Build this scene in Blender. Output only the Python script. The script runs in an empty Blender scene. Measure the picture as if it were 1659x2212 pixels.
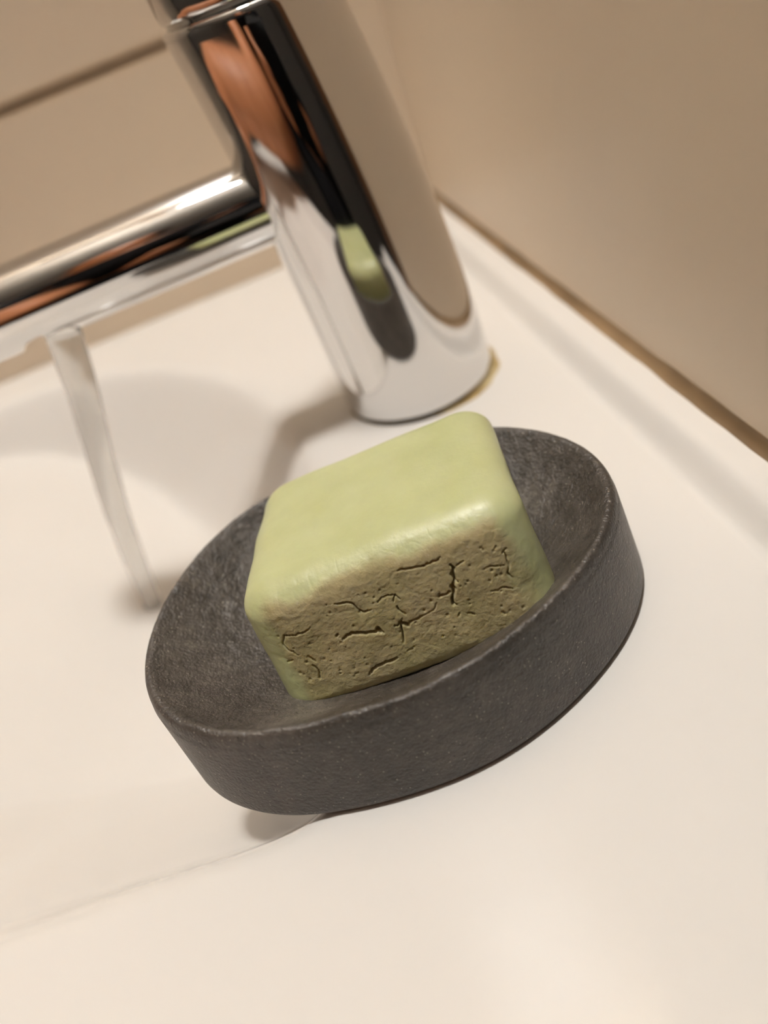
import bpy, bmesh, math, random
import numpy as np
from mathutils import Vector, Matrix, noise

S = bpy.context.scene
H = 0.13                       # camera height above the basin deck (deck is z = 0)

# ------------------------------------------------------------------ camera
FPX = 1661.0
ROT = np.array([[0.92401458, -0.22570901, -0.30863003],
                [-0.38235723, -0.54545435, -0.74584348],
                [0.0, 0.80717717, -0.59030925]])      # world -> (right, down, forward)
CAM = np.array([0, 0, H])
cd = bpy.data.cameras.new('camera')
cam = bpy.data.objects.new('camera', cd)
S.collection.objects.link(cam)
right, down, fwd = (Vector(ROT[i]) for i in range(3))
M = Matrix.Identity(4)
for i in range(3):
    M[i][0] = right[i]; M[i][1] = -down[i]; M[i][2] = -fwd[i]; M[i][3] = CAM[i]
cam.matrix_world = M
cd.sensor_fit = 'AUTO'; cd.sensor_width = 36.0
cd.lens = FPX / 2212 * 36.0
cd.clip_start = 0.004; cd.clip_end = 20
cd.dof.use_dof = True
cd.dof.focus_distance = 1.20 * H
cd.dof.aperture_fstop = 7.2
S.camera = cam

# ------------------------------------------------------------------ world, lamps, exposure
W = bpy.data.worlds.new('world'); S.world = W; W.use_nodes = True
W.node_tree.nodes['Background'].inputs[0].default_value = (0, 0, 0, 1)
W.node_tree.nodes['Background'].inputs[1].default_value = 0.0
S.view_settings.view_transform = 'Standard'
S.view_settings.look = 'None'
S.view_settings.gamma = 1.0
S.view_settings.use_curve_mapping = False
S.view_settings.exposure = 0.0

LAMP_POS = (-0.05, 0.17, 1.52)   # ceiling lamp above the picture, the only light of the room
LAMP_RADIANCE = 180.0
LAMP_COLOR = (1.0, 0.985, 0.96)

# ------------------------------------------------------------------ helpers
def link(o, parent=None):
    S.collection.objects.link(o)
    if parent: o.parent = parent
    return o

def mesh_obj(name, verts, faces, mat=None, parent=None, smooth=True):
    me = bpy.data.meshes.new(name)
    me.from_pydata([tuple(v) for v in verts], [], [tuple(f) for f in faces])
    me.update()
    if smooth: me.polygons.foreach_set('use_smooth', [True] * len(me.polygons))
    if mat: me.materials.append(mat)
    return link(bpy.data.objects.new(name, me), parent)

def bm_obj(name, bm, mat=None, parent=None, smooth=False):
    me = bpy.data.meshes.new(name); bm.to_mesh(me); bm.free()
    if smooth: me.polygons.foreach_set('use_smooth', [True] * len(me.polygons))
    if mat: me.materials.append(mat)
    return link(bpy.data.objects.new(name, me), parent)

def tag(o, label, cat, group=None):
    o['label'] = label; o['category'] = cat
    if group: o['group'] = group
    return o

def struct(o): o['kind'] = 'structure'; return o

def empty(name, loc):
    e = bpy.data.objects.new(name, None); e.location = loc; e.empty_display_size = 0.02
    return link(e)

def keep(child, parent):
    child.parent = parent
    child.matrix_parent_inverse = Matrix.Translation(parent.location).inverted()
    return child

def box(name, lo_, hi, mat, bevel=0.0, seg=2, parent=None):
    bm = bmesh.new()
    bmesh.ops.create_cube(bm, size=1)
    for v in bm.verts:
        v.co = Vector([(lo_[i] + hi[i]) / 2 + v.co[i] * (hi[i] - lo_[i]) for i in range(3)])
    if bevel: bmesh.ops.bevel(bm, geom=bm.edges[:], offset=bevel, segments=seg, affect='EDGES', profile=0.5)
    return bm_obj(name, bm, mat, parent)

def rings(name, prof, mat, segs=96, parent=None, cap_bottom=True, cap_top=True):
    """prof: list of (cx, cy, z, r) horizontal circles"""
    vs, fs = [], []
    for cx, cy, z, r in prof:
        for k in range(segs):
            a = 2 * math.pi * k / segs
            vs.append((cx + r * math.cos(a), cy + r * math.sin(a), z))
    for i in range(len(prof) - 1):
        for k in range(segs):
            k2 = (k + 1) % segs
            fs.append((i * segs + k, i * segs + k2, (i + 1) * segs + k2, (i + 1) * segs + k))
    if cap_bottom: fs.append(tuple(range(segs - 1, -1, -1)))
    if cap_top: fs.append(tuple(range((len(prof) - 1) * segs, len(prof) * segs)))
    return mesh_obj(name, vs, fs, mat, parent)

def tube(name, pts, radii, mat, segs=32, parent=None):
    pts = [Vector(p) for p in pts]; n = len(pts); vs, fs = [], []
    ref = Vector((0, 1, 0))
    for i, p in enumerate(pts):
        t = (pts[min(i + 1, n - 1)] - pts[max(i - 1, 0)]).normalized()
        u = t.cross(ref).normalized(); w = t.cross(u).normalized()
        for k in range(segs):
            a = 2 * math.pi * k / segs
            vs.append(p + (u * math.cos(a) + w * math.sin(a)) * radii[i])
    for i in range(n - 1):
        for k in range(segs):
            k2 = (k + 1) % segs
            fs.append((i * segs + k, i * segs + k2, (i + 1) * segs + k2, (i + 1) * segs + k))
    fs.append(tuple(range(segs - 1, -1, -1))); fs.append(tuple(range((n - 1) * segs, n * segs)))
    o = mesh_obj(name, vs, fs, mat, parent)
    bm = bmesh.new(); bm.from_mesh(o.data); bmesh.ops.recalc_face_normals(bm, faces=bm.faces); bm.to_mesh(o.data); bm.free()
    return o

# ------------------------------------------------------------------ materials
def mat_base(name, color, rough=0.5, metal=0.0, spec=0.5):
    m = bpy.data.materials.new(name); m.use_nodes = True
    b = m.node_tree.nodes['Principled BSDF']
    b.inputs['Base Color'].default_value = (*color, 1)
    b.inputs['Roughness'].default_value = rough
    b.inputs['Metallic'].default_value = metal
    b.inputs['Specular IOR Level'].default_value = spec
    return m, m.node_tree, b

def nd(nt, t, **kw):
    n = nt.nodes.new(t)
    for k, v in kw.items(): setattr(n, k, v)
    return n

def noise_node(nt, scale, detail=4, rough=0.5, coord='Object'):
    tc = nd(nt, 'ShaderNodeTexCoord'); n = nd(nt, 'ShaderNodeTexNoise')
    n.inputs['Scale'].default_value = scale; n.inputs['Detail'].default_value = detail
    n.inputs['Roughness'].default_value = rough
    nt.links.new(tc.outputs[coord], n.inputs['Vector'])
    return n

def ramp(nt, src, stops):
    r = nd(nt, 'ShaderNodeValToRGB'); el = r.color_ramp.elements
    while len(el) < len(stops): el.new(0.5)
    for e, (p, c) in zip(el, stops):
        e.position = p; e.color = (*c, 1) if len(c) == 3 else c
    nt.links.new(src, r.inputs[0]); return r

def mixc(nt, fac, a, b, mode='MIX'):
    m = nd(nt, 'ShaderNodeMix', data_type='RGBA', blend_type=mode)
    for v, s in ((fac, 0), (a, 6), (b, 7)):
        if hasattr(v, 'is_output'): nt.links.new(v, m.inputs[s])
        elif isinstance(v, (int, float)): m.inputs[s].default_value = v
        else: m.inputs[s].default_value = (*v, 1)
    return m.outputs[2]

def bump(nt, b, src, strength, dist, prev=None):
    bn = nd(nt, 'ShaderNodeBump'); bn.inputs['Strength'].default_value = strength
    bn.inputs['Distance'].default_value = dist
    nt.links.new(src, bn.inputs['Height'])
    if prev: nt.links.new(prev, bn.inputs['Normal'])
    nt.links.new(bn.outputs[0], b.inputs['Normal']); return bn.outputs[0]

# glazed ceramic
CER, nt, b = mat_base('glazed_ceramic', (0.83, 0.80, 0.76), 0.08, spec=0.25)
n = noise_node(nt, 9, 3)
r = ramp(nt, n.outputs[0], [(0.3, (0.81, 0.775, 0.725)), (0.7, (0.84, 0.805, 0.755))])
nt.links.new(r.outputs[0], b.inputs['Base Color'])
# wall tile
TILE, nt, b = mat_base('cream_wall_tile', (0.80, 0.70, 0.57), 0.35, spec=0.35)
n = noise_node(nt, 6, 3)
r = ramp(nt, n.outputs[0], [(0.3, (0.79, 0.655, 0.50)), (0.7, (0.83, 0.70, 0.54))])
nt.links.new(r.outputs[0], b.inputs['Base Color'])
n2 = noise_node(nt, 14, 2); bump(nt, b, n2.outputs[0], 0.05, 0.003)
WALLP, nt, b = mat_base('cream_smooth_wall', (0.80, 0.69, 0.55), 0.4, spec=0.3)
n = noise_node(nt, 5, 3)
r = ramp(nt, n.outputs[0], [(0.3, (0.79, 0.655, 0.50)), (0.7, (0.83, 0.70, 0.54))])
nt.links.new(r.outputs[0], b.inputs['Base Color'])
n2 = noise_node(nt, 90, 3); bump(nt, b, n2.outputs[0], 0.05, 0.001)
GROUT, nt, b = mat_base('grout', (0.50, 0.41, 0.31), 0.9)
n = noise_node(nt, 300, 3); bump(nt, b, n.outputs[0], 0.4, 0.001)
CAULK, nt, b = mat_base('brown_sealant', (0.40, 0.27, 0.15), 0.55)
n = noise_node(nt, 25, 3)
r = ramp(nt, n.outputs[0], [(0.35, (0.17, 0.105, 0.048)), (0.65, (0.33, 0.215, 0.11))])
nt.links.new(r.outputs[0], b.inputs['Base Color'])
PLASTER, nt, b = mat_base('white_plaster', (0.72, 0.68, 0.62), 0.9)
n = noise_node(nt, 60, 3); bump(nt, b, n.outputs[0], 0.1, 0.002)
DARKW, nt, b = mat_base('dark_wall_paint', (0.10, 0.085, 0.07), 0.8)
n = noise_node(nt, 40, 3); bump(nt, b, n.outputs[0], 0.1, 0.002)
WOOD, nt, b = mat_base('brown_wood', (0.16, 0.08, 0.035), 0.5)
n = noise_node(nt, 18, 5); r = ramp(nt, n.outputs[0], [(0.3, (0.12, 0.055, 0.022)), (0.7, (0.20, 0.10, 0.045))]); nt.links.new(r.outputs[0], b.inputs['Base Color'])
FLOORM, nt, b = mat_base('floor_tile', (0.12, 0.11, 0.10), 0.5)
n = noise_node(nt, 12, 3)
r = ramp(nt, n.outputs[0], [(0.3, (0.10, 0.09, 0.08)), (0.7, (0.14, 0.13, 0.12))]); nt.links.new(r.outputs[0], b.inputs['Base Color'])
# chrome
CHR, nt, b = mat_base('polished_chrome', (0.72, 0.715, 0.71), 0.045, 1.0)
n = noise_node(nt, 60, 3)
r = ramp(nt, n.outputs[0], [(0.4, (0.035,) * 3), (0.75, (0.075,) * 3)]); nt.links.new(r.outputs[0], b.inputs['Roughness'])
# limescale
LIME, nt, b = mat_base('limescale', (0.55, 0.42, 0.20), 0.8)
n = noise_node(nt, 140, 4)
r = ramp(nt, n.outputs[0], [(0.35, (0.42, 0.29, 0.11)), (0.65, (0.66, 0.54, 0.30))]); nt.links.new(r.outputs[0], b.inputs['Base Color'])
bump(nt, b, n.outputs[0], 0.5, 0.0008)
# dark recess metal / rubber
RUB, nt, b = mat_base('dark_gasket', (0.10, 0.09, 0.08), 0.6)
# water (aerated)
WAT, nt, b = mat_base('running_water', (0.97, 0.96, 0.94), 0.16)
b.inputs['IOR'].default_value = 1.33
b.inputs['Transmission Weight'].default_value = 0.80
b.inputs['Subsurface Weight'].default_value = 0.7
b.inputs['Subsurface Radius'].default_value = (0.004, 0.004, 0.004)
n = noise_node(nt, 120, 3); bump(nt, b, n.outputs[0], 0.25, 0.001)

# stone composite of the dish
STONE, nt, b = mat_base('grey_stone_composite', (0.1, 0.09, 0.08), 0.5, spec=0.6)
n = noise_node(nt, 55, 6, 0.65)
r = ramp(nt, n.outputs[0], [(0.30, (0.046, 0.038, 0.031)), (0.52, (0.078, 0.066, 0.055)), (0.75, (0.135, 0.116, 0.097))])
n2 = noise_node(nt, 420, 4, 0.7)
r2 = ramp(nt, n2.outputs[0], [(0.35, (0.72,) * 3), (0.65, (1.25,) * 3)])
c = mixc(nt, 1.0, r.outputs[0], r2.outputs[0], 'MULTIPLY')
tc = nd(nt, 'ShaderNodeTexCoord'); vo = nd(nt, 'ShaderNodeTexVoronoi'); vo.inputs['Scale'].default_value = 1900
nt.links.new(tc.outputs['Object'], vo.inputs['Vector'])
sep = nd(nt, 'ShaderNodeSeparateColor'); nt.links.new(vo.outputs['Color'], sep.inputs[0])
lt = nd(nt, 'ShaderNodeMath', operation='GREATER_THAN'); nt.links.new(sep.outputs[0], lt.inputs[0]); lt.inputs[1].default_value = 0.93
near = nd(nt, 'ShaderNodeMath', operation='LESS_THAN'); nt.links.new(vo.outputs['Distance'], near.inputs[0]); near.inputs[1].default_value = 0.30
fl = nd(nt, 'ShaderNodeMath', operation='MULTIPLY'); nt.links.new(lt.outputs[0], fl.inputs[0]); nt.links.new(near.outputs[0], fl.inputs[1])
gt2 = nd(nt, 'ShaderNodeMath', operation='LESS_THAN'); nt.links.new(sep.outputs[1], gt2.inputs[0]); gt2.inputs[1].default_value = 0.03
fl2 = nd(nt, 'ShaderNodeMath', operation='MULTIPLY'); nt.links.new(gt2.outputs[0], fl2.inputs[0]); nt.links.new(near.outputs[0], fl2.inputs[1])
c = mixc(nt, fl.outputs[0], c, (0.30, 0.265, 0.22))
c = mixc(nt, fl2.outputs[0], c, (0.015, 0.013, 0.012))
fa_ = nd(nt, 'ShaderNodeAttribute', attribute_name='film')
nf = noise_node(nt, 60, 7, 0.72)
rf = ramp(nt, nf.outputs[0], [(0.56, (0, 0, 0)), (0.72, (0.45, 0.45, 0.45))])
sm = nd(nt, 'ShaderNodeMath', operation='MULTIPLY'); nt.links.new(rf.outputs[0], sm.inputs[0]); nt.links.new(fa_.outputs['Fac'], sm.inputs[1])
c = mixc(nt, sm.outputs[0], c, (0.30, 0.27, 0.22))
nt.links.new(c, b.inputs['Base Color'])
rr = nd(nt, 'ShaderNodeMapRange'); nt.links.new(n2.outputs[0], rr.inputs[0]); rr.inputs[3].default_value = 0.28; rr.inputs[4].default_value = 0.55
nt.links.new(rr.outputs[0], b.inputs['Roughness'])
p = bump(nt, b, n2.outputs[0], 0.5, 0.0006)
n3 = noise_node(nt, 1500, 2); bump(nt, b, n3.outputs[0], 0.8, 0.0004, p)

# soap
SOAP, nt, b = mat_base('green_soap', (0.6, 0.62, 0.3), 0.42, spec=0.45)
at = nd(nt, 'ShaderNodeAttribute', attribute_name='dry')
n = noise_node(nt, 70, 5, 0.6)
n2 = noise_node(nt, 320, 4, 0.65)
smooth_c = ramp(nt, n.outputs[0], [(0.3, (0.525, 0.55, 0.275)), (0.7, (0.60, 0.625, 0.345))])
dry_c = ramp(nt, n.outputs[0], [(0.28, (0.41, 0.36, 0.165)), (0.55, (0.50, 0.42, 0.225)), (0.8, (0.58, 0.49, 0.295))])
n2r = ramp(nt, n2.outputs[0], [(0.3, (0.86,) * 3), (0.7, (1.08,) * 3)])
dry_c2 = mixc(nt, 1.0, dry_c.outputs[0], n2r.outputs[0], 'MULTIPLY')
c = mixc(nt, at.outputs['Fac'], smooth_c.outputs[0], dry_c2)
tc = nd(nt, 'ShaderNodeTexCoord'); vo = nd(nt, 'ShaderNodeTexVoronoi'); vo.inputs['Scale'].default_value = 330
nt.links.new(tc.outputs['Object'], vo.inputs['Vector'])
sep = nd(nt, 'ShaderNodeSeparateColor'); nt.links.new(vo.outputs['Color'], sep.inputs[0])
lt = nd(nt, 'ShaderNodeMath', operation='GREATER_THAN'); nt.links.new(sep.outputs[0], lt.inputs[0]); lt.inputs[1].default_value = 0.985
near = nd(nt, 'ShaderNodeMath', operation='LESS_THAN'); nt.links.new(vo.outputs['Distance'], near.inputs[0]); near.inputs[1].default_value = 0.09
fl = nd(nt, 'ShaderNodeMath', operation='MULTIPLY'); nt.links.new(lt.outputs[0], fl.inputs[0]); nt.links.new(near.outputs[0], fl.inputs[1])
c = mixc(nt, fl.outputs[0], c, (0.16, 0.14, 0.07))
nt.links.new(c, b.inputs['Base Color'])
rr = nd(nt, 'ShaderNodeMapRange'); nt.links.new(at.outputs['Fac'], rr.inputs[0]); rr.inputs[3].default_value = 0.36; rr.inputs[4].default_value = 0.75
nt.links.new(rr.outputs[0], b.inputs['Roughness'])
b.inputs['Subsurface Weight'].default_value = 0.35
b.inputs['Subsurface Radius'].default_value = (0.0030, 0.0026, 0.0010)
b.inputs['Subsurface Scale'].default_value = 0.6
hs = nd(nt, 'ShaderNodeMapRange'); nt.links.new(at.outputs['Fac'], hs.inputs[0]); hs.inputs[3].default_value = 0.10; hs.inputs[4].default_value = 0.7
nh = noise_node(nt, 900, 3)
mul = nd(nt, 'ShaderNodeMath', operation='MULTIPLY'); nt.links.new(n2.outputs[0], mul.inputs[0]); nt.links.new(hs.outputs[0], mul.inputs[1])
p = bump(nt, b, mul.outputs[0], 0.8, 0.0010)
bump(nt, b, nh.outputs[0], 0.12, 0.0004, p)

SKIN, nt, b = mat_base('skin', (0.52, 0.21, 0.09), 0.5)
b.inputs['Subsurface Weight'].default_value = 0.1; b.inputs['Subsurface Radius'].default_value = (0.01, 0.004, 0.002)
n = noise_node(nt, 30, 3); r = ramp(nt, n.outputs[0], [(0.3, (0.47, 0.185, 0.08)), (0.7, (0.57, 0.24, 0.11))]); nt.links.new(r.outputs[0], b.inputs['Base Color'])
CLOTH, nt, b = mat_base('black_cloth', (0.012, 0.011, 0.012), 0.9, spec=0.2)
n = noise_node(nt, 200, 2); bump(nt, b, n.outputs[0], 0.3, 0.001)
HAIR, nt, b = mat_base('dark_hair', (0.02, 0.014, 0.01), 0.6)
PHB, nt, b = mat_base('black_phone_glass', (0.008, 0.008, 0.009), 0.08)
LENSM, nt, b = mat_base('lens_ring', (0.05, 0.05, 0.055), 0.25, 1.0)
LAMPM, nt, b = mat_base('lamp_opal_glass', (0.9, 0.87, 0.8), 0.4)
b.inputs['Emission Color'].default_value = (*LAMP_COLOR, 1); b.inputs['Emission Strength'].default_value = LAMP_RADIANCE
LAMPR, nt, b = mat_base('lamp_rim', (0.7, 0.7, 0.7), 0.3, 1.0)

SHADE, nt, b = mat_base('white_enamel', (0.8, 0.78, 0.74), 0.4)

# ------------------------------------------------------------------ room shell
XW = 0.685 * H            # face of the right wall
YW = 3.24 * H             # face of the back wall
XL, YF, ZF, ZC = -1.9, -2.2, -0.85, 1.65
YE = 0.955 * H            # the right wall ends here, at a wooden casing; an unlit hallway lies beyond
GT = 0.003                # tile stands proud of the grout by this
wall_back = struct(box('wall_back', (XL, YW + GT, ZF), (XW + 0.1, YW + 0.1, ZC), GROUT))
wall_right = struct(box('wall_right', (XW, YE, ZF), (XW + 0.1, YW + 0.1, ZC), WALLP))
XH = 0.9                  # far side of the hallway
struct(box('wall_left', (XL - 0.1, YF, ZF), (XL, YW + 0.1, ZC), DARKW))
struct(box('wall_front', (XL - 0.1, YF - 0.1, ZF), (XH + 0.1, YF, ZC), DARKW))
struct(box('wall_hallway', (XH, YF, ZF), (XH + 0.1, YW + 0.1, ZC), DARKW))
struct(box('floor', (XL - 0.1, YF - 0.1, ZF - 0.1), (XH + 0.1, YW + 0.1, ZF), FLOORM))
struct(box('ceiling', (XL - 0.1, YF - 0.1, ZC), (XH + 0.1, YW + 0.1, ZC + 0.1), PLASTER))
struct(box('trim_2', (XW - 0.004, YE - 0.022, ZF), (XW + 0.108, YE, ZC), WOOD, 0.002))

TW, TH, JO = 0.30, 0.20, 0.0044
ZJ = 0.871 * H            # height of the horizontal joint seen on the back wall
def tile_mesh(axis):
    bm = bmesh.new(); bmesh.ops.create_cube(bm, size=1)
    for v in bm.verts:
        a, d, z = v.co.x * (TW - JO), v.co.y * 0.008, v.co.z * (TH - JO)
        v.co = Vector((a, d, z)) if axis == 'x' else Vector((d, a, z))
    bmesh.ops.bevel(bm, geom=bm.edges[:], offset=0.0012, segments=2, affect='EDGES')
    me = bpy.data.meshes.new('tile'); bm.to_mesh(me); bm.free(); me.materials.append(TILE); return me
tmx = tile_mesh('x')
rows = range(-2, 7)
for rw in rows:
    zc = ZJ + TH / 2 + rw * TH
    for cI in range(6):
        xc = XW + 0.006 - TW / 2 - cI * TW
        
        o = bpy.data.objects.new('tile', tmx); o.location = (xc, YW + 0.004, zc); link(o, wall_back)

# ------------------------------------------------------------------ washbasin
RIM = [(-0.143, 1.823), (-0.167, 1.953), (-0.206, 2.109), (-0.295, 2.333), (-0.402, 2.51), (-0.56, 2.70), (-0.728, 2.834),
       (-0.927, 2.935), (-1.223, 2.98), (-1.6, 2.95), (-2.0, 2.82), (-2.3, 2.45), (-2.4, 1.9), (-2.33, 1.3), (-2.05, 0.9),
       (-1.6, 0.76), (-1.15, 0.735), (-0.8, 0.735), (-0.56, 0.73), (-0.41, 0.72), (-0.287, 0.728), (-0.20, 0.80), (-0.14, 0.95), (-0.115, 1.15), (-0.115, 1.4), (-0.125, 1.62)]
def catmull(P, n=10):
    P = np.array(P); out = []
    for i in range(len(P)):
        p0, p1, p2, p3 = P[i - 1], P[i], P[(i + 1) % len(P)], P[(i + 2) % len(P)]
        for t in np.arange(n) / n:
            out.append(0.5 * ((2 * p1) + (-p0 + p2) * t + (2 * p0 - 5 * p1 + 4 * p2 - p3) * t * t + (-p0 + 3 * p1 - 3 * p2 + p3) * t ** 3))
    return np.array(out)
RC = catmull(RIM)
def seg_dist(P, A, B):
    d = B - A; L = (d * d).sum()
    t = np.clip(((P - A) @ d) / max(L, 1e-12), 0, 1)
    return np.hypot(*(P - A - t[:, None] * d).T)
def signed(P):
    D = np.full(len(P), 1e9); ins = np.zeros(len(P), bool)
    for i in range(len(RC)):
        A, B = RC[i], RC[(i + 1) % len(RC)]
        D = np.minimum(D, seg_dist(P, A, B))
        cond = (A[1] > P[:, 1]) != (B[1] > P[:, 1])
        with np.errstate(divide='ignore', invalid='ignore'):
            xi = A[0] + (P[:, 1] - A[1]) / (B[1] - A[1] + 1e-15) * (B[0] - A[0])
        ins ^= cond & (P[:, 0] < xi)
    return np.where(ins, D, -D)
def sstep(a, b_, x):
    t = np.clip((x - a) / (b_ - a), 0, 1); return t * t * (3 - 2 * t)
def basin_z(P):
    s = signed(P); x, y = P[:, 0], P[:, 1]
    back = sstep(1.1, 1.8, y)
    D = 0.15 + 0.24 * sstep(-1.35, -0.5, x)
    e = 0.025 + 0.006 * (1 - back)
    ss = np.where(s > -0.05, 0.5 * (s + np.sqrt(s * s + e * e)) - 0.5 * (np.sqrt(0.05 ** 2 + e * e) - 0.05), 0)
    ss = np.maximum(ss, 0)
    wb = 0.76 * D; tb = np.clip(ss / wb, 0, 1.3)
    soft = lambda t: t - np.clip(t - 0.85, 0, None) ** 2 / (4 * 0.15) * (t < 1.15) - np.where(t >= 1.15, t - 1.0, 0)
    zb = -D * soft(tb)
    wf = 0.47; lip = 0.014 + 0.040 * sstep(-0.95, -0.35, x)
    zf = -lip * (1 - (1 - np.clip(ss / 0.065, 0, 1)) ** 2) - (D - lip) * (1 - (1 - np.clip(ss / wf, 0, 1)) ** 1.2)
    z = zb * back + zf * (1 - back); w = wb * back + wf * (1 - back)
    # floor keeps falling a little towards the outlet
    z += -0.05 * np.clip(s - w, 0, 1) * 0.5
    # raised upstand along the right wall
    z += 0.046 * sstep(0.555, 0.615, x) - 0.006 * np.exp(-((x - 0.56) / 0.03) ** 2)
    return z
X0, X1, Y0, Y1, ST = -2.75, 0.684, 0.20, 3.238, 0.0105
nx = int((X1 - X0) / ST); ny = int((Y1 - Y0) / ST)
gx = np.linspace(X0, X1, nx); gy = np.linspace(Y0, Y1, ny)
GX, GY = np.meshgrid(gx, gy); P = np.c_[GX.ravel(), GY.ravel()]
Z = basin_z(P)
ed = np.minimum(P[:, 0] - X0, P[:, 1] - Y0)             # rounded free edges
Z -= 0.06 * (1 - np.sqrt(np.clip(1 - (1 - np.clip(ed / 0.06, 0, 1)) ** 2, 0, 1)))
V = np.c_[P, Z] * H
idx = np.arange(nx * ny).reshape(ny, nx)
F = np.c_[idx[:-1, :-1].ravel(), idx[:-1, 1:].ravel(), idx[1:, 1:].ravel(), idx[1:, :-1].ravel()].tolist()
border = list(idx[0, :]) + list(idx[1:, -1]) + list(idx[-1, -2::-1]) + list(idx[-2:0:-1, 0])
base = len(V); low = V[border].copy(); low[:, 2] = -0.11
cxy = np.array([(X0 + X1) / 2, (Y0 + Y1) / 2]) * H
V = np.vstack([V, low]); nb = len(border)
for i in range(nb):
    j = (i + 1) % nb
    F.append((border[j], border[i], base + i, base + j))
F.append(tuple(base + i for i in range(nb - 1, -1, -1)))
basin = mesh_obj('washbasin', V, F, CER)
tag(basin, 'white glazed ceramic washbasin with a rounded bowl and flat side ledge', 'washbasin')

# sealant beads along the walls
def bead(name, p0, p1, nrm, rad):
    pts = []; p0 = Vector(p0); p1 = Vector(p1)
    for i in range(61):
        t = i / 60; q = p0.lerp(p1, t)
        pts.append(q)
    rs = [rad * (1 + 0.18 * noise.noise(Vector((i * 0.35, 3.1, 0)))) for i in range(61)]
    vs, fs = [], []
    u = Vector(nrm); w = Vector((0, 0, 1))
    K = 8
    for i, q in enumerate(pts):
        for k in range(K + 1):
            a = k / K * math.pi / 2
            c_ = (1 - math.sin(a)) ; s_ = (1 - math.cos(a))
            vs.append(q + (u * (c_) + w * (s_)) * rs[i] * 1.6)
        vs.append(q - u * 0.0015 - w * 0.0015)
    n_ = K + 2
    for i in range(60):
        for k in range(n_):
            k2 = (k + 1) % n_
            fs.append((i * n_ + k, i * n_ + k2, (i + 1) * n_ + k2, (i + 1) * n_ + k))
    o = mesh_obj(name, vs, fs, CAULK)
    bm = bmesh.new(); bm.from_mesh(o.data); bmesh.ops.recalc_face_normals(bm, faces=bm.faces); bm.to_mesh(o.data); bm.free()
    return struct(o)
bead('trim_1', (XW, YE - 0.02, 0.046 * H - 0.0002), (XW, YW, 0.046 * H - 0.0002), (-1, 0, 0), 0.0024)

# ------------------------------------------------------------------ faucet
FY = 1.86
def fc(z): return 0.2232 - 0.0167 * z - 0.0839 * z * z
def fr(z): return 0.2045 - 0.0068 * z - 0.0182 * z * z
fa = empty('faucet', (fc(0) * H, FY * H, 0))
tag(fa, 'tall polished chrome single-lever faucet with a side spout and running water', 'faucet')
prof = [(fc(0), FY, 0.012, fr(0) - 0.012), (fc(0), FY, 0.014, fr(0) - 0.002), (fc(0), FY, 0.022, fr(0))]
prof += [(fc(z), FY, z, fr(z)) for z in np.linspace(0.04, 0.925, 60)]
prof += [(fc(.94), FY, 0.938, fr(.94) - 0.002), (fc(.94), FY, 0.943, fr(.94) - 0.010), (fc(.94), FY, 0.943, fr(.94) - 0.03)]
keep(rings('body', [tuple(q * H for q in p_) for p_ in prof], CHR, 160), fa)
gk = [(fc(0), FY, -0.004, fr(0) - 0.006), (fc(0), FY, 0.013, fr(0) - 0.006)]
keep(rings('gasket', [tuple(q * H for q in p_) for p_ in gk], RUB, 96), fa)
# limescale crust, thick on the wall side, fading out on the bowl side
vs, fs = [], []
NS, NK = 160, 10
for k in range(NS):
    a = 2 * math.pi * k / NS
    amt = max(0.0, math.cos(a - math.radians(-8))) ** 0.8
    wob = 1 + 0.5 * noise.noise(Vector((math.cos(a) * 4, math.sin(a) * 4, 1.0)))
    wdt = 0.004 + 0.020 * amt * wob; hgt = 0.004 + 0.012 * amt * wob
    for j in range(NK):
        f = j / (NK - 1)
        rr_ = fr(0) - 0.008 + (wdt + 0.008) * f
        zz = hgt * (1 - f) ** 1.3 - 0.002
        vs.append((H * (fc(0) + rr_ * math.cos(a)), H * (FY + rr_ * math.sin(a)), H * zz))
for k in range(NS):
    for j in range(NK - 1):
        k2 = (k + 1) % NS
        fs.append((k * NK + j, k * NK + j + 1, k2 * NK + j + 1, k2 * NK + j))
lime = keep(mesh_obj('limescale_ring', vs, fs, LIME), fa); lime['label'] = 'yellowish brown limescale crust'
# spout
ZS, RS = 0.580, 0.094
pts, rad = [], []
for t in np.linspace(0, 1, 30):
    x = 0.10 + (-0.74 - 0.10) * t
    pts.append((x * H, FY * H, (ZS - 0.010 * t) * H)); rad.append(RS * H)
for e in np.linspace(0.1, 1, 8):
    pts.append(((-0.74 - 0.055 * e) * H, FY * H, (ZS - 0.010) * H)); rad.append(RS * H * math.sqrt(max(1e-4, 1 - 0.82 * e * e)))
sp = keep(tube('spout', pts, rad, CHR, 64), fa)
# the outlet is a notch cut across the underside of the spout
bm = bmesh.new(); K = 40; ringA, ringB = [], []
for k in range(K):
    a = 2 * math.pi * k / K
    x_, z_ = -0.557 + 0.082 * math.cos(a), 0.466 + 0.048 * math.sin(a)
    ringA.append(bm.verts.new((x_ * H, (FY - 0.16) * H, z_ * H))); ringB.append(bm.verts.new((x_ * H, (FY + 0.16) * H, z_ * H)))
for k in range(K):
    k2 = (k + 1) % K; bm.faces.new((ringA[k], ringA[k2], ringB[k2], ringB[k]))
bm.faces.new(ringA); bm.faces.new(ringB)
bmesh.ops.recalc_face_normals(bm, faces=bm.faces)
cut = bm_obj('outlet_cutter', bm)
bpy.context.view_layer.update()
md = sp.modifiers.new('cut', 'BOOLEAN'); md.object = cut; md.operation = 'DIFFERENCE'; md.solver = 'EXACT'
m2 = bpy.data.meshes.new_from_object(sp.evaluated_get(bpy.context.evaluated_depsgraph_get()))
sp.modifiers.clear(); sp.data = m2
bpy.data.objects.remove(cut)
for pl in m2.polygons: pl.use_smooth = True
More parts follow.
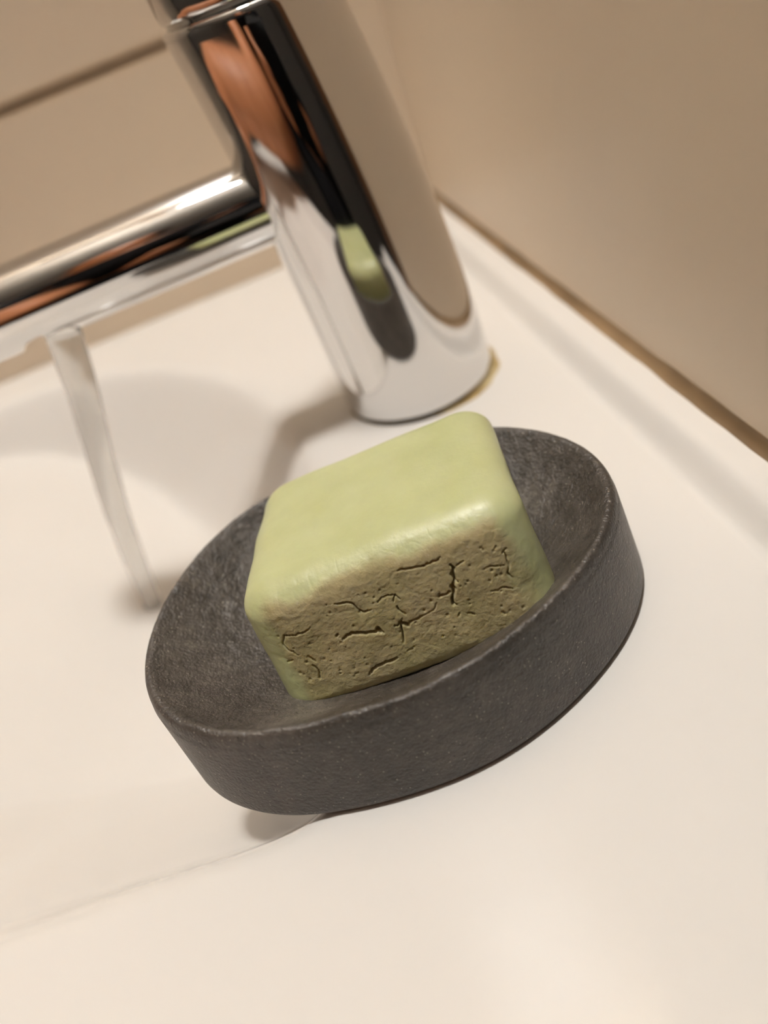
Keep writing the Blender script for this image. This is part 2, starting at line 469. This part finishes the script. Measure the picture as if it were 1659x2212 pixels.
m2.set_sharp_from_angle(angle=math.radians(35))
ae = [(-0.540, FY, 0.53, 0.050), (-0.540, FY, 0.507, 0.050), (-0.540, FY, 0.500, 0.047), (-0.540, FY, 0.500, 0.02)]
aer = rings('aerator', [tuple(q * H for q in p_) for p_ in ae], CHR, 48)
aer.parent = sp
# lever cap on top of the body
lev = [(fc(.95), FY, 0.940, fr(.95) - 0.016), (fc(.95), FY, 0.950, fr(.95) - 0.016), (fc(.95), FY, 0.952, fr(.95) - 0.010), (fc(.95), FY, 0.958, fr(.95) - 0.008)]
lev += [(fc(z), FY, z, fr(z) - 0.008) for z in np.linspace(0.97, 1.22, 16)]
lev += [(fc(1.23), FY, 1.22 + 0.05 * math.sin(a), (fr(1.23) - 0.008) * (0.7 + 0.3 * math.cos(a))) for a in np.linspace(0.2, math.pi / 2, 8)]
lever = keep(rings('lever_cap', [tuple(q * H for q in p_) for p_ in lev], CHR, 128), fa)
lp, lr = [], []
for t in np.linspace(0, 1, 24):
    lp.append(((0.06 - 0.75 * t) * H, FY * H, (1.20 + 0.16 * t) * H)); lr.append(H * (0.062 - 0.022 * t) * math.sqrt(max(0.02, 1 - max(0, (t - 0.93) / 0.07) ** 2)))
hnd = tube('handle', lp, lr, CHR, 40)
hnd.parent = lever

# ------------------------------------------------------------------ running water
path = [(-0.530, 0.505), (-0.574, 0.327), (-0.628, 0.15), (-0.672, -0.005), (-0.709, -0.17), (-0.742, -0.345), (-0.755, -0.42)]
zz = [p_[1] for p_ in path][::-1]; xx = [p_[0] for p_ in path][::-1]
pts, rad = [], []
for z in np.linspace(0.505, -0.415, 60):
    pts.append((float(np.interp(z, zz, xx)) * H, FY * H, z * H))
    t = (0.50 - z) / 0.86
    rad.append(H * (0.044 - 0.016 * t ** 0.7) * (1 + 0.05 * noise.noise(Vector((z * 9, 0, 0)))))
ws = tube('water_stream', pts, rad, WAT, 40)
tag(ws, 'thin pale stream of running water falling from the chrome spout into the bowl', 'water')

# ------------------------------------------------------------------ soap dish
DC = (-0.0496, 1.01); DT = 0.1933
FO = [-1.0075, -0.005, 0.0023, 0.1351, 0.021, 0.0123, -0.0071, 0.0027, 0.0103, 0.0056, -0.0069]
def drad(a):
    v = FO[0]
    for k in range(1, 6): v += FO[2 * k - 1] * math.cos(k * a) + FO[2 * k] * math.sin(k * a)
    return math.exp(v)
def hollow(rho):            # height of the upper surface at relative radius rho (0..~0.95)
    return DT - 0.004 - 0.138 * (1 - min(1, rho / 0.955) ** 2.6)
NA = 512
prof = []                   # (rho, z, bottom blend)
for rho in np.linspace(0.0, 0.955, 90)[1:]: prof.append((rho, hollow(rho), 0))
for a in np.linspace(0, 1, 10)[1:]:          # crest, then a rounded outer edge
    ang = a * math.pi / 2
    prof.append((0.955 + 0.005 * a + 0.037 * math.sin(ang), DT - 0.004 + 0.004 * math.sin(a * math.pi) - 0.022 * (1 - math.cos(ang)), 0.04 * a))
for t in np.linspace(0, 1, 46)[1:]: prof.append((1.0, (DT - 0.026) * (1 - t) + 0.016 * t, 0.04 + 0.96 * t))
for a in np.linspace(0, 1, 6)[1:]:
    ang = a * math.pi / 2
    prof.append((1.0 - 0.03 * (1 - math.cos(ang)), 0.016 - 0.016 * math.sin(ang), 1))
vs, fs = [], []
DO = Vector((DC[0] * H, DC[1] * H, 0))
for (rho, z, bb) in prof:
    for k in range(NA):
        a = 2 * math.pi * k / NA
        R_ = drad(a) * rho * (1 + 0.022 * bb)
        x = DC[0] + R_ * math.cos(a) + 0.008 * bb; y = DC[1] + R_ * math.sin(a) - 0.010 * bb
        q = Vector((x, y, z))
        top_ = 1.0 if rho < 0.97 and bb < 0.05 else 0.35
        dz = 0.0022 * noise.fractal(q * 22, 1.0, 2.0, 4) * top_ + 0.0012 * noise.fractal(q * 90, 0.9, 2.0, 3) * top_
        vs.append(((x * H - DO.x), (y * H - DO.y), (max(z, 0.0) + (dz if z > 0.03 else 0)) * H))
np_ = len(prof)
for i in range(np_ - 1):
    for k in range(NA):
        k2 = (k + 1) % NA
        fs.append((i * NA + k, (i + 1) * NA + k, (i + 1) * NA + k2, i * NA + k2))
vs.append((0, 0, hollow(0) * H)); ci = len(vs) - 1
for k in range(NA): fs.append((ci, k, (k + 1) % NA))
fs.append(tuple((np_ - 1) * NA + k for k in range(NA - 1, -1, -1)))
dish = mesh_obj('soap_dish', vs, fs, STONE); dish.location = DO
# where dried soap smears can be: the hollow, not the outside
film = []
for (rho, z, bb) in prof:
    for k in range(NA):
        a = 2 * math.pi * k / NA
        film.append(max(0.0, min(1.0, (1.0 - rho) / 0.07 + 0.25 * noise.noise(Vector((6 * math.cos(a), 6 * math.sin(a), rho * 5))))) if bb == 0 else 0.0)
film.append(1.0)
dish.data.attributes.new('film', 'FLOAT', 'POINT').data.foreach_set('value', film)
tag(dish, 'oval dark grey stone soap dish with a hollow top, standing on the basin ledge', 'soap dish')

# ------------------------------------------------------------------ soap bar
SC = np.array([-0.012, 1.018, 0.170]); SD = np.array([0.468, 0.412, 0.228]); SA = (-0.10, -0.085, -0.126)
def rotm(a, b_, c_):
    ca, sa, cb, sb, cc, sc = math.cos(a), math.sin(a), math.cos(b_), math.sin(b_), math.cos(c_), math.sin(c_)
    return np.array([[cc, -sc, 0], [sc, cc, 0], [0, 0, 1]]) @ np.array([[cb, 0, sb], [0, 1, 0], [-sb, 0, cb]]) @ np.array([[1, 0, 0], [0, ca, -sa], [0, sa, ca]])
SM = rotm(*SA); SHEAR = 0.055      # the front face leans back
def on_front(u, v):
    """a point of the crack pattern, laid on the soap's front face (local x, z)"""
    d = ROT.T @ np.array([(u - 829.5) / FPX, (v - 1106) / FPX, 1.0])
    o_l = SM.T @ (np.array([0, 0, 1.0]) - SC); d_l = SM.T @ d
    k_ = SHEAR / SD[2]
    t = (-SD[1] / 2 + k_ * (o_l[2] + SD[2] / 2) - o_l[1]) / (d_l[1] - k_ * d_l[2]); q = o_l + d_l * t
    return q[0], q[2]
def A_(pts): return [(560 + x * 0.2411, 1130 + y * 0.2411) for x, y in pts]
def B_(pts): return [(860 + x * 0.229, 1100 + y * 0.229) for x, y in pts]
CRK = [  # (polyline, half width, depth) in units of H
    (A_([(680, 715), (760, 705), (835, 710), (880, 765), (930, 785), (1000, 770)]), .0016, .009),
    (A_([(1060, 700), (1120, 650), (1215, 635)]), .0013, .006), (A_([(1215, 635), (1210, 690)]), .0014, .007), (A_([(1215, 635), (1255, 680)]), .0012, .005),
    (A_([(1240, 740), (1250, 770), (1310, 805)]), .0016, .009),
    (A_([(750, 1030), (790, 990), (830, 970), (900, 970), (1010, 960), (1075, 945), (1110, 960)]), .0026, .014),
    (A_([(1060, 935), (1080, 950)]), .0036, .014),
    (A_([(1215, 910), (1265, 890), (1280, 850)]), .0014, .008), (A_([(1265, 885), (1325, 895)]), .0034, .012), (A_([(1325, 890), (1470, 820)]), .0018, .011),
    (A_([(1270, 890), (1285, 960), (1290, 1010), (1290, 1060)]), .0018, .011), (A_([(1470, 820), (1560, 770), (1590, 700)]), .0012, .004),
    (A_([(985, 1350), (1020, 1295), (1080, 1255), (1140, 1230), (1230, 1200)]), .0024, .013),
    (A_([(1240, 430), (1270, 410), (1350, 408), (1430, 385), (1500, 370), (1600, 325), (1620, 300)]), .0017, .009),
    (A_([(460, 920), (400, 960), (300, 1000), (225, 1000), (210, 1060), (240, 1125), (300, 1150), (350, 1175)]), .0014, .007),
    (A_([(440, 1190), (500, 1220)]), .0018, .008), (A_([(480, 1260), (540, 1330), (545, 1385)]), .0016, .009), (A_([(250, 1260), (300, 1230)]), .0014, .007),
    (A_([(690, 990), (700, 980)]), .002, .008), (A_([(860, 1345), (885, 1330)]), .0016, .006), (A_([(1320, 1140), (1370, 1115)]), .0012, .004),
    (B_([(485, 515), (525, 545), (515, 620), (530, 660), (505, 720), (520, 770), (505, 830), (510, 880), (550, 890)]), .0024, .014),
    (B_([(500, 715), (518, 735)]), .0036, .014), (B_([(505, 600), (520, 615)]), .0032, .012),
    (B_([(480, 765), (450, 790), (385, 815)]), .0018, .009), (B_([(550, 520), (610, 480)]), .0014, .006), (B_([(535, 660), (560, 665)]), .002, .009),
    (B_([(1020, 365), (975, 405)]), .0014, .008), (B_([(1000, 410), (1020, 460), (1045, 515), (1030, 590), (1080, 640)]), .0015, .008),
    (B_([(870, 755), (940, 755), (980, 730), (1080, 738)]), .0014, .006), (B_([(650, 970), (720, 970)]), .0016, .006),
    (B_([(800, 550), (860, 530), (1000, 520)]), .0012, .004), (B_([(920, 345), (912, 360)]), .0014, .006), (B_([(570, 970), (572, 1000)]), .0014, .005)]
NXs, NYs, NZs = 480, 90, 170
hd = SD / 2; RR = np.array([0.064, 0.056, 0.042])
def lin(n, h_): return np.linspace(-h_, h_, n + 1)
ids = {}; SV = []; SF = []
lx, ly, lz = lin(NXs, hd[0]), lin(NYs, hd[1]), lin(NZs, hd[2])
def vid(i, j, k):
    key = (i, j, k)
    if key not in ids: ids[key] = len(SV); SV.append((lx[i], ly[j], lz[k]))
    return ids[key]
for i in range(NXs):
    for k in range(NZs):
        SF.append((vid(i, 0, k), vid(i + 1, 0, k), vid(i + 1, 0, k + 1), vid(i, 0, k + 1)))
        SF.append((vid(i, NYs, k), vid(i, NYs, k + 1), vid(i + 1, NYs, k + 1), vid(i + 1, NYs, k)))
    for j in range(NYs):
        SF.append((vid(i, j, NZs), vid(i + 1, j, NZs), vid(i + 1, j + 1, NZs), vid(i, j + 1, NZs)))
        SF.append((vid(i, j, 0), vid(i, j + 1, 0), vid(i + 1, j + 1, 0), vid(i + 1, j, 0)))
for j in range(NYs):
    for k in range(NZs):
        SF.append((vid(0, j, k), vid(0, j, k + 1), vid(0, j + 1, k + 1), vid(0, j + 1, k)))
        SF.append((vid(NXs, j, k), vid(NXs, j + 1, k), vid(NXs, j + 1, k + 1), vid(NXs, j, k + 1)))
SV = np.array(SV)
core = np.clip(SV, -(hd - RR), hd - RR); dlt = (SV - core) / RR
nl = np.linalg.norm(dlt, axis=1, keepdims=True); nrm = dlt / np.maximum(nl, 1e-9)
SP = core + RR * nrm
# pillow swelling and hand-worn unevenness
qx, qy, qz = (SP / hd).T
SP[:, 2] += 0.006 * (1 - qx ** 2) * (1 - qy ** 2) * np.sign(qz) * (np.abs(nrm[:, 2]) > 0.2)
SP[:, 1] += 0.004 * (1 - qx ** 2) * (1 - qz ** 2) * np.sign(qy) * (np.abs(nrm[:, 1]) > 0.2)
lowf = np.array([noise.fractal(Vector(p_ * 7), 1.0, 2.0, 2) for p_ in SP])
SP += nrm * (0.0042 * lowf)[:, None]
front = np.clip(-nrm[:, 1], 0, 1) ** 2 * (SV[:, 1] < -hd[1] + 0.04)
fine = np.zeros(len(SP)); fi = np.where(front > 0.05)[0]
fine[fi] = [noise.fractal(Vector(p_ * 60), 0.9, 2.0, 4) for p_ in SP[fi]]
rid = np.zeros(len(SP)); rid[fi] = [noise.noise(Vector((p_[0] * 30, p_[2] * 45, 7.7))) for p_ in SP[fi]]
disp = 0.0006 * fine * front - 0.0008 * front * np.clip(0.08 - np.abs(rid), 0, 1) / 0.08 * 0.5
PF = SP[:, [0, 2]]
for pl, hw, dp in CRK:
    q = np.array([on_front(*p_) for p_ in pl])
    # jagged: subdivide with small sideways noise
    qq = []
    for a, b_ in zip(q[:-1], q[1:]):
        m = max(2, int(np.linalg.norm(b_ - a) / 0.004))
        for t in np.arange(m) / m: qq.append(a + (b_ - a) * t)
    qq.append(q[-1]); qq = np.array(qq)
    jit = np.array([[noise.noise(Vector((p_[0] * 160, p_[1] * 160, 1.3))), noise.noise(Vector((p_[0] * 160, p_[1] * 160, 9.1)))] for p_ in qq]) * 0.0022
    qq = qq + jit
    mn, mx = qq.min(0) - 0.02, qq.max(0) + 0.02
    sel = np.where((front > 0.2) & (PF[:, 0] > mn[0]) & (PF[:, 0] < mx[0]) & (PF[:, 1] > mn[1]) & (PF[:, 1] < mx[1]))[0]
    if not len(sel): continue
    D = np.full(len(sel), 1e9); T = np.zeros(len(sel)); nseg = len(qq) - 1
    for s_ in range(nseg):
        d_ = seg_dist(PF[sel], qq[s_], qq[s_ + 1]); T = np.where(d_ < D, (s_ + 0.5) / nseg, T); D = np.minimum(D, d_)
    taper = np.clip(np.minimum(T, 1 - T) * 5 + 0.35, 0, 1)
    hwv = hw * (0.45 + 0.40 * taper)
    disp[sel] = np.minimum(disp[sel], -0.75 * dp * np.clip((front[sel] - 0.35) / 0.5, 0, 1) * taper * np.exp(-(D / hwv) ** 4) + 0.0004 * np.exp(-((D - 2.2 * hwv) / (1.2 * hwv)) ** 2))
random.seed(4)
for _ in range(70):                       # small pits
    a = np.array([random.uniform(-0.19, 0.19), random.uniform(-0.06, 0.065)]); rr_ = random.uniform(0.0010, 0.0019)
    d2 = ((PF - a) ** 2).sum(1); sel = (d2 < (3 * rr_) ** 2) & (front > 0.2)
    disp[sel] -= random.uniform(0.002, 0.005) * np.exp(-(d2[sel] / rr_ ** 2))
SP += nrm * disp[:, None]
SP0 = SP.copy()
SP[:, 1] += SHEAR * np.clip((SP0[:, 2] + hd[2]) / SD[2], 0, 1) * np.clip(0.5 - SP0[:, 1] / SD[1], 0, 1)
SP[:, 0] += 0.020 * np.clip(0.5 + SP0[:, 1] / SD[1], 0, 1) * np.clip(0.5 - SP0[:, 0] / SD[0], 0, 1)
# dry worn face mask
edge_n = np.array([noise.fractal(Vector((p_[0] * 16, p_[2] * 16, 2.0)), 1.0, 2.0, 3) if f_ > 0 else 0 for p_, f_ in zip(SP0, front)])
dx = hd[0] - np.abs(SP0[:, 0]); dzt = hd[2] - SP0[:, 2]; dzb = hd[2] + SP0[:, 2]
mk = np.minimum.reduce([dx / 0.055, dzt / 0.030, (dzb + 0.02) / 0.045]) + 0.35 * edge_n
dry = sstep(0.45, 1.1, mk) * (SP0[:, 1] < -hd[1] + 0.035)
soap = mesh_obj('soap_bar', SP @ SM.T * H, SF, SOAP)
soap.location = SC * H
att = soap.data.attributes.new('dry', 'FLOAT', 'POINT'); att.data.foreach_set('value', dry.astype(np.float32))
tag(soap, 'pale green bar of soap with a cracked dry front face, lying in the stone dish', 'soap')

# ------------------------------------------------------------------ ceiling lamp
lamp = empty('ceiling_lamp_offscreen', (LAMP_POS[0], LAMP_POS[1], ZC)); tag(lamp, 'ceiling lamp with an opal globe under an added white shade above the basin', 'lamp')
zl = LAMP_POS[2]
GR = 0.09
keep(rings('lamp_globe_offscreen', [(LAMP_POS[0], LAMP_POS[1], zl - GR * math.cos(a), max(0.0005, GR * math.sin(a))) for a in np.linspace(0.02, math.pi - 0.35, 24)], LAMPM, 48), lamp)
sh_ = [(zl + 0.010, 0.112), (zl + 0.045, 0.110), (zl + 0.080, 0.088), (zl + 0.098, 0.055), (zl + 0.106, 0.025), (zl + 0.110, 0.012)]
shade = keep(rings('shade', [(LAMP_POS[0], LAMP_POS[1], z, r_) for z, r_ in sh_], SHADE, 64, cap_bottom=False), lamp)  # unseen cap added to keep the globe's light off the ceiling
sm_ = shade.modifiers.new('thick', 'SOLIDIFY'); sm_.thickness = 0.002
keep(rings('stem', [(LAMP_POS[0], LAMP_POS[1], z, 0.012) for z in (zl + 0.10, ZC + 0.001)], LAMPR, 24), lamp)
keep(rings('canopy', [(LAMP_POS[0], LAMP_POS[1], z, r_) for z, r_ in ((ZC - 0.03, 0.02), (ZC - 0.025, 0.045), (ZC - 0.004, 0.055), (ZC + 0.001, 0.055))], LAMPR, 48), lamp)

# ------------------------------------------------------------------ photographer (seen in the chrome)
Cw = Vector(CAM)
def ph(r_, d_, b_): return Cw + right * r_ + down * d_ - fwd * b_
phone = empty('smartphone', ph(0, 0.057, 0.007))
tag(phone, 'black smartphone held over the basin edge', 'phone')
def phone_box(name, lo_, hi, mat, bev):
    bm = bmesh.new(); bmesh.ops.create_cube(bm, size=1)
    for v in bm.verts: v.co = Vector([(lo_[i] + hi[i]) / 2 + v.co[i] * (hi[i] - lo_[i]) for i in range(3)])
    bmesh.ops.bevel(bm, geom=bm.edges[:], offset=bev, segments=3, affect='EDGES')
    for v in bm.verts: v.co = ph(*v.co)
    bmesh.ops.recalc_face_normals(bm, faces=bm.faces)
    return keep(bm_obj(name, bm, mat), phone)
phone_box('phone_body', (-0.036, -0.018, 0.004), (0.036, 0.132, 0.012), PHB, 0.003)
phone_box('camera_bump', (-0.008, -0.010, 0.003), (0.008, 0.010, 0.0045), LENSM, 0.0005)

def skin(name, nodes, edges, mat, parent, sub=2, rootv=0):
    me = bpy.data.meshes.new(name); me.from_pydata([tuple(p_) for p_, _ in nodes], edges, []); me.update()
    o = link(bpy.data.objects.new(name, me))
    o.modifiers.new('skin', 'SKIN'); o.modifiers.new('sub', 'SUBSURF').levels = sub
    o.modifiers['sub'].render_levels = sub
    for i, (_, r_) in enumerate(nodes):
        sv = me.skin_vertices[0].data[i]
        sv.radius = r_ if isinstance(r_, tuple) else (r_, r_); sv.use_root = (i == rootv)
    dg = bpy.context.evaluated_depsgraph_get()
    m2 = bpy.data.meshes.new_from_object(o.evaluated_get(dg)); o.modifiers.clear(); o.data = m2
    m2.materials.clear(); m2.materials.append(mat)
    m2.polygons.foreach_set('use_smooth', [True] * len(m2.polygons))
    return keep(o, parent)
per = empty('person', (-0.20, -0.62, ZF))
tag(per, 'person in black clothes leaning over the basin and holding up a smartphone', 'person')
wrist = ph(0.004, 0.166, 0.045)
PX = -0.20
nodes = [(Vector((PX, -0.62, 0.02)), 0.13), (Vector((PX, -0.56, 0.20)), 0.12), (Vector((PX, -0.46, 0.40)), (0.14, 0.10)),
         (Vector((PX, -0.42, 0.50)), 0.05), (Vector((PX, -0.38, 0.57)), 0.055), (Vector((PX, -0.36, 0.65)), 0.075), (Vector((PX, -0.36, 0.75)), 0.06),
         (Vector((PX + 0.155, -0.41, 0.40)), 0.055), (Vector((0.0, -0.36, 0.12)), 0.042), (wrist, 0.024), (ph(-0.002, 0.125, 0.032), (0.034, 0.018)),
         (Vector((PX - 0.16, -0.41, 0.40)), 0.055), (Vector((-0.150, -0.078, 0.045)), 0.043), (Vector((-0.285, 0.17, 0.050)), 0.027), (Vector((-0.318, 0.225, 0.032)), (0.036, 0.016)),
         (Vector((PX - 0.09, -0.64, -0.05)), 0.085), (Vector((PX - 0.10, -0.60, -0.43)), 0.055), (Vector((PX - 0.10, -0.64, -0.80)), 0.04), (Vector((PX - 0.10, -0.50, -0.82)), 0.03),
         (Vector((PX + 0.09, -0.64, -0.05)), 0.085), (Vector((PX + 0.10, -0.60, -0.43)), 0.055), (Vector((PX + 0.10, -0.64, -0.80)), 0.04), (Vector((PX + 0.10, -0.50, -0.82)), 0.03)]
edges = [(0, 1), (1, 2), (2, 3), (3, 4), (4, 5), (5, 6), (2, 7), (7, 8), (8, 9), (9, 10), (2, 11), (11, 12), (12, 13), (13, 14), (0, 15), (15, 16), (16, 17), (17, 18), (0, 19), (19, 20), (20, 21), (21, 22)]
# four fingers round one edge of the phone, the thumb along the other
for fI, (d0, ln) in enumerate(((0.062, 0.9), (0.081, 1.0), (0.099, 0.95), (0.115, 0.8))):
    b0 = len(nodes)
    nodes += [(ph(-0.030, d0 + 0.012, 0.027), 0.0095), (ph(-0.047, d0 + 0.004, 0.016), 0.0085), (ph(-0.046, d0, 0.000), 0.0080), (ph(-0.046 + 0.024 * ln, d0 - 0.002, -0.006), 0.0070)]
    edges += [(10, b0), (b0, b0 + 1), (b0 + 1, b0 + 2), (b0 + 2, b0 + 3)]
b0 = len(nodes)
nodes += [(ph(0.030, 0.128, 0.028), 0.0130), (ph(0.048, 0.105, 0.014), 0.0105), (ph(0.047, 0.078, 0.002), 0.0090), (ph(0.038, 0.058, -0.004), 0.0080)]
edges += [(10, b0), (b0, b0 + 1), (b0 + 1, b0 + 2), (b0 + 2, b0 + 3)]
# the other hand rests on the far rim of the basin
for q0, q1, q2, q3 in (((-0.300, 0.262, 0.026), (-0.296, 0.292, 0.021), (-0.295, 0.312, 0.010), (-0.296, 0.322, 0.002)), ((-0.319, 0.267, 0.026), (-0.321, 0.300, 0.022), (-0.323, 0.322, 0.011), (-0.324, 0.332, 0.002)),
                       ((-0.337, 0.263, 0.025), (-0.344, 0.293, 0.021), (-0.349, 0.314, 0.010), (-0.351, 0.323, 0.002)), ((-0.353, 0.254, 0.023), (-0.364, 0.277, 0.019), (-0.371, 0.293, 0.009), (-0.374, 0.301, 0.002)),
                       ((-0.292, 0.215, 0.026), (-0.278, 0.238, 0.020), (-0.271, 0.258, 0.012), (-0.268, 0.272, 0.004))):
    b0 = len(nodes)
    nodes += [(Vector(q0), 0.0095), (Vector(q1), 0.0085), (Vector(q2), 0.0080), (Vector(q3), 0.0070)]
    edges += [(14, b0), (b0, b0 + 1), (b0 + 1, b0 + 2), (b0 + 2, b0 + 3)]
skin('body', nodes, edges, SKIN, per)
G = 1.25
el = nodes[8][0]
sh = [(nodes[0][0], 0.17), (nodes[1][0], 0.16), (nodes[2][0], (0.18, 0.135)), (Vector((PX, -0.43, 0.47)), 0.07),
      (nodes[7][0], 0.080), (el, 0.060), (el.lerp(wrist, 0.80), 0.040), (nodes[11][0], 0.080), (nodes[11][0].lerp(nodes[12][0], 0.35), 0.068), (nodes[11][0].lerp(nodes[12][0], 0.62), 0.062)]
skin('sweater', sh, [(0, 1), (1, 2), (2, 3), (2, 4), (4, 5), (5, 6), (2, 7), (7, 8), (8, 9)], CLOTH, per)
tr = [(Vector((PX, -0.62, 0.03)), 0.165)] + [(nodes[i][0], r_) for i, r_ in ((15, 0.11), (16, 0.08), (17, 0.065), (19, 0.11), (20, 0.08), (21, 0.065))]
skin('trousers', tr, [(0, 1), (1, 2), (2, 3), (0, 4), (4, 5), (5, 6)], CLOTH, per)
skin('hair', [(Vector((PX, -0.39, 0.69)), 0.085), (Vector((PX, -0.38, 0.78)), 0.06), (Vector((PX, -0.42, 0.59)), 0.06)], [(0, 1), (0, 2)], HAIR, per)
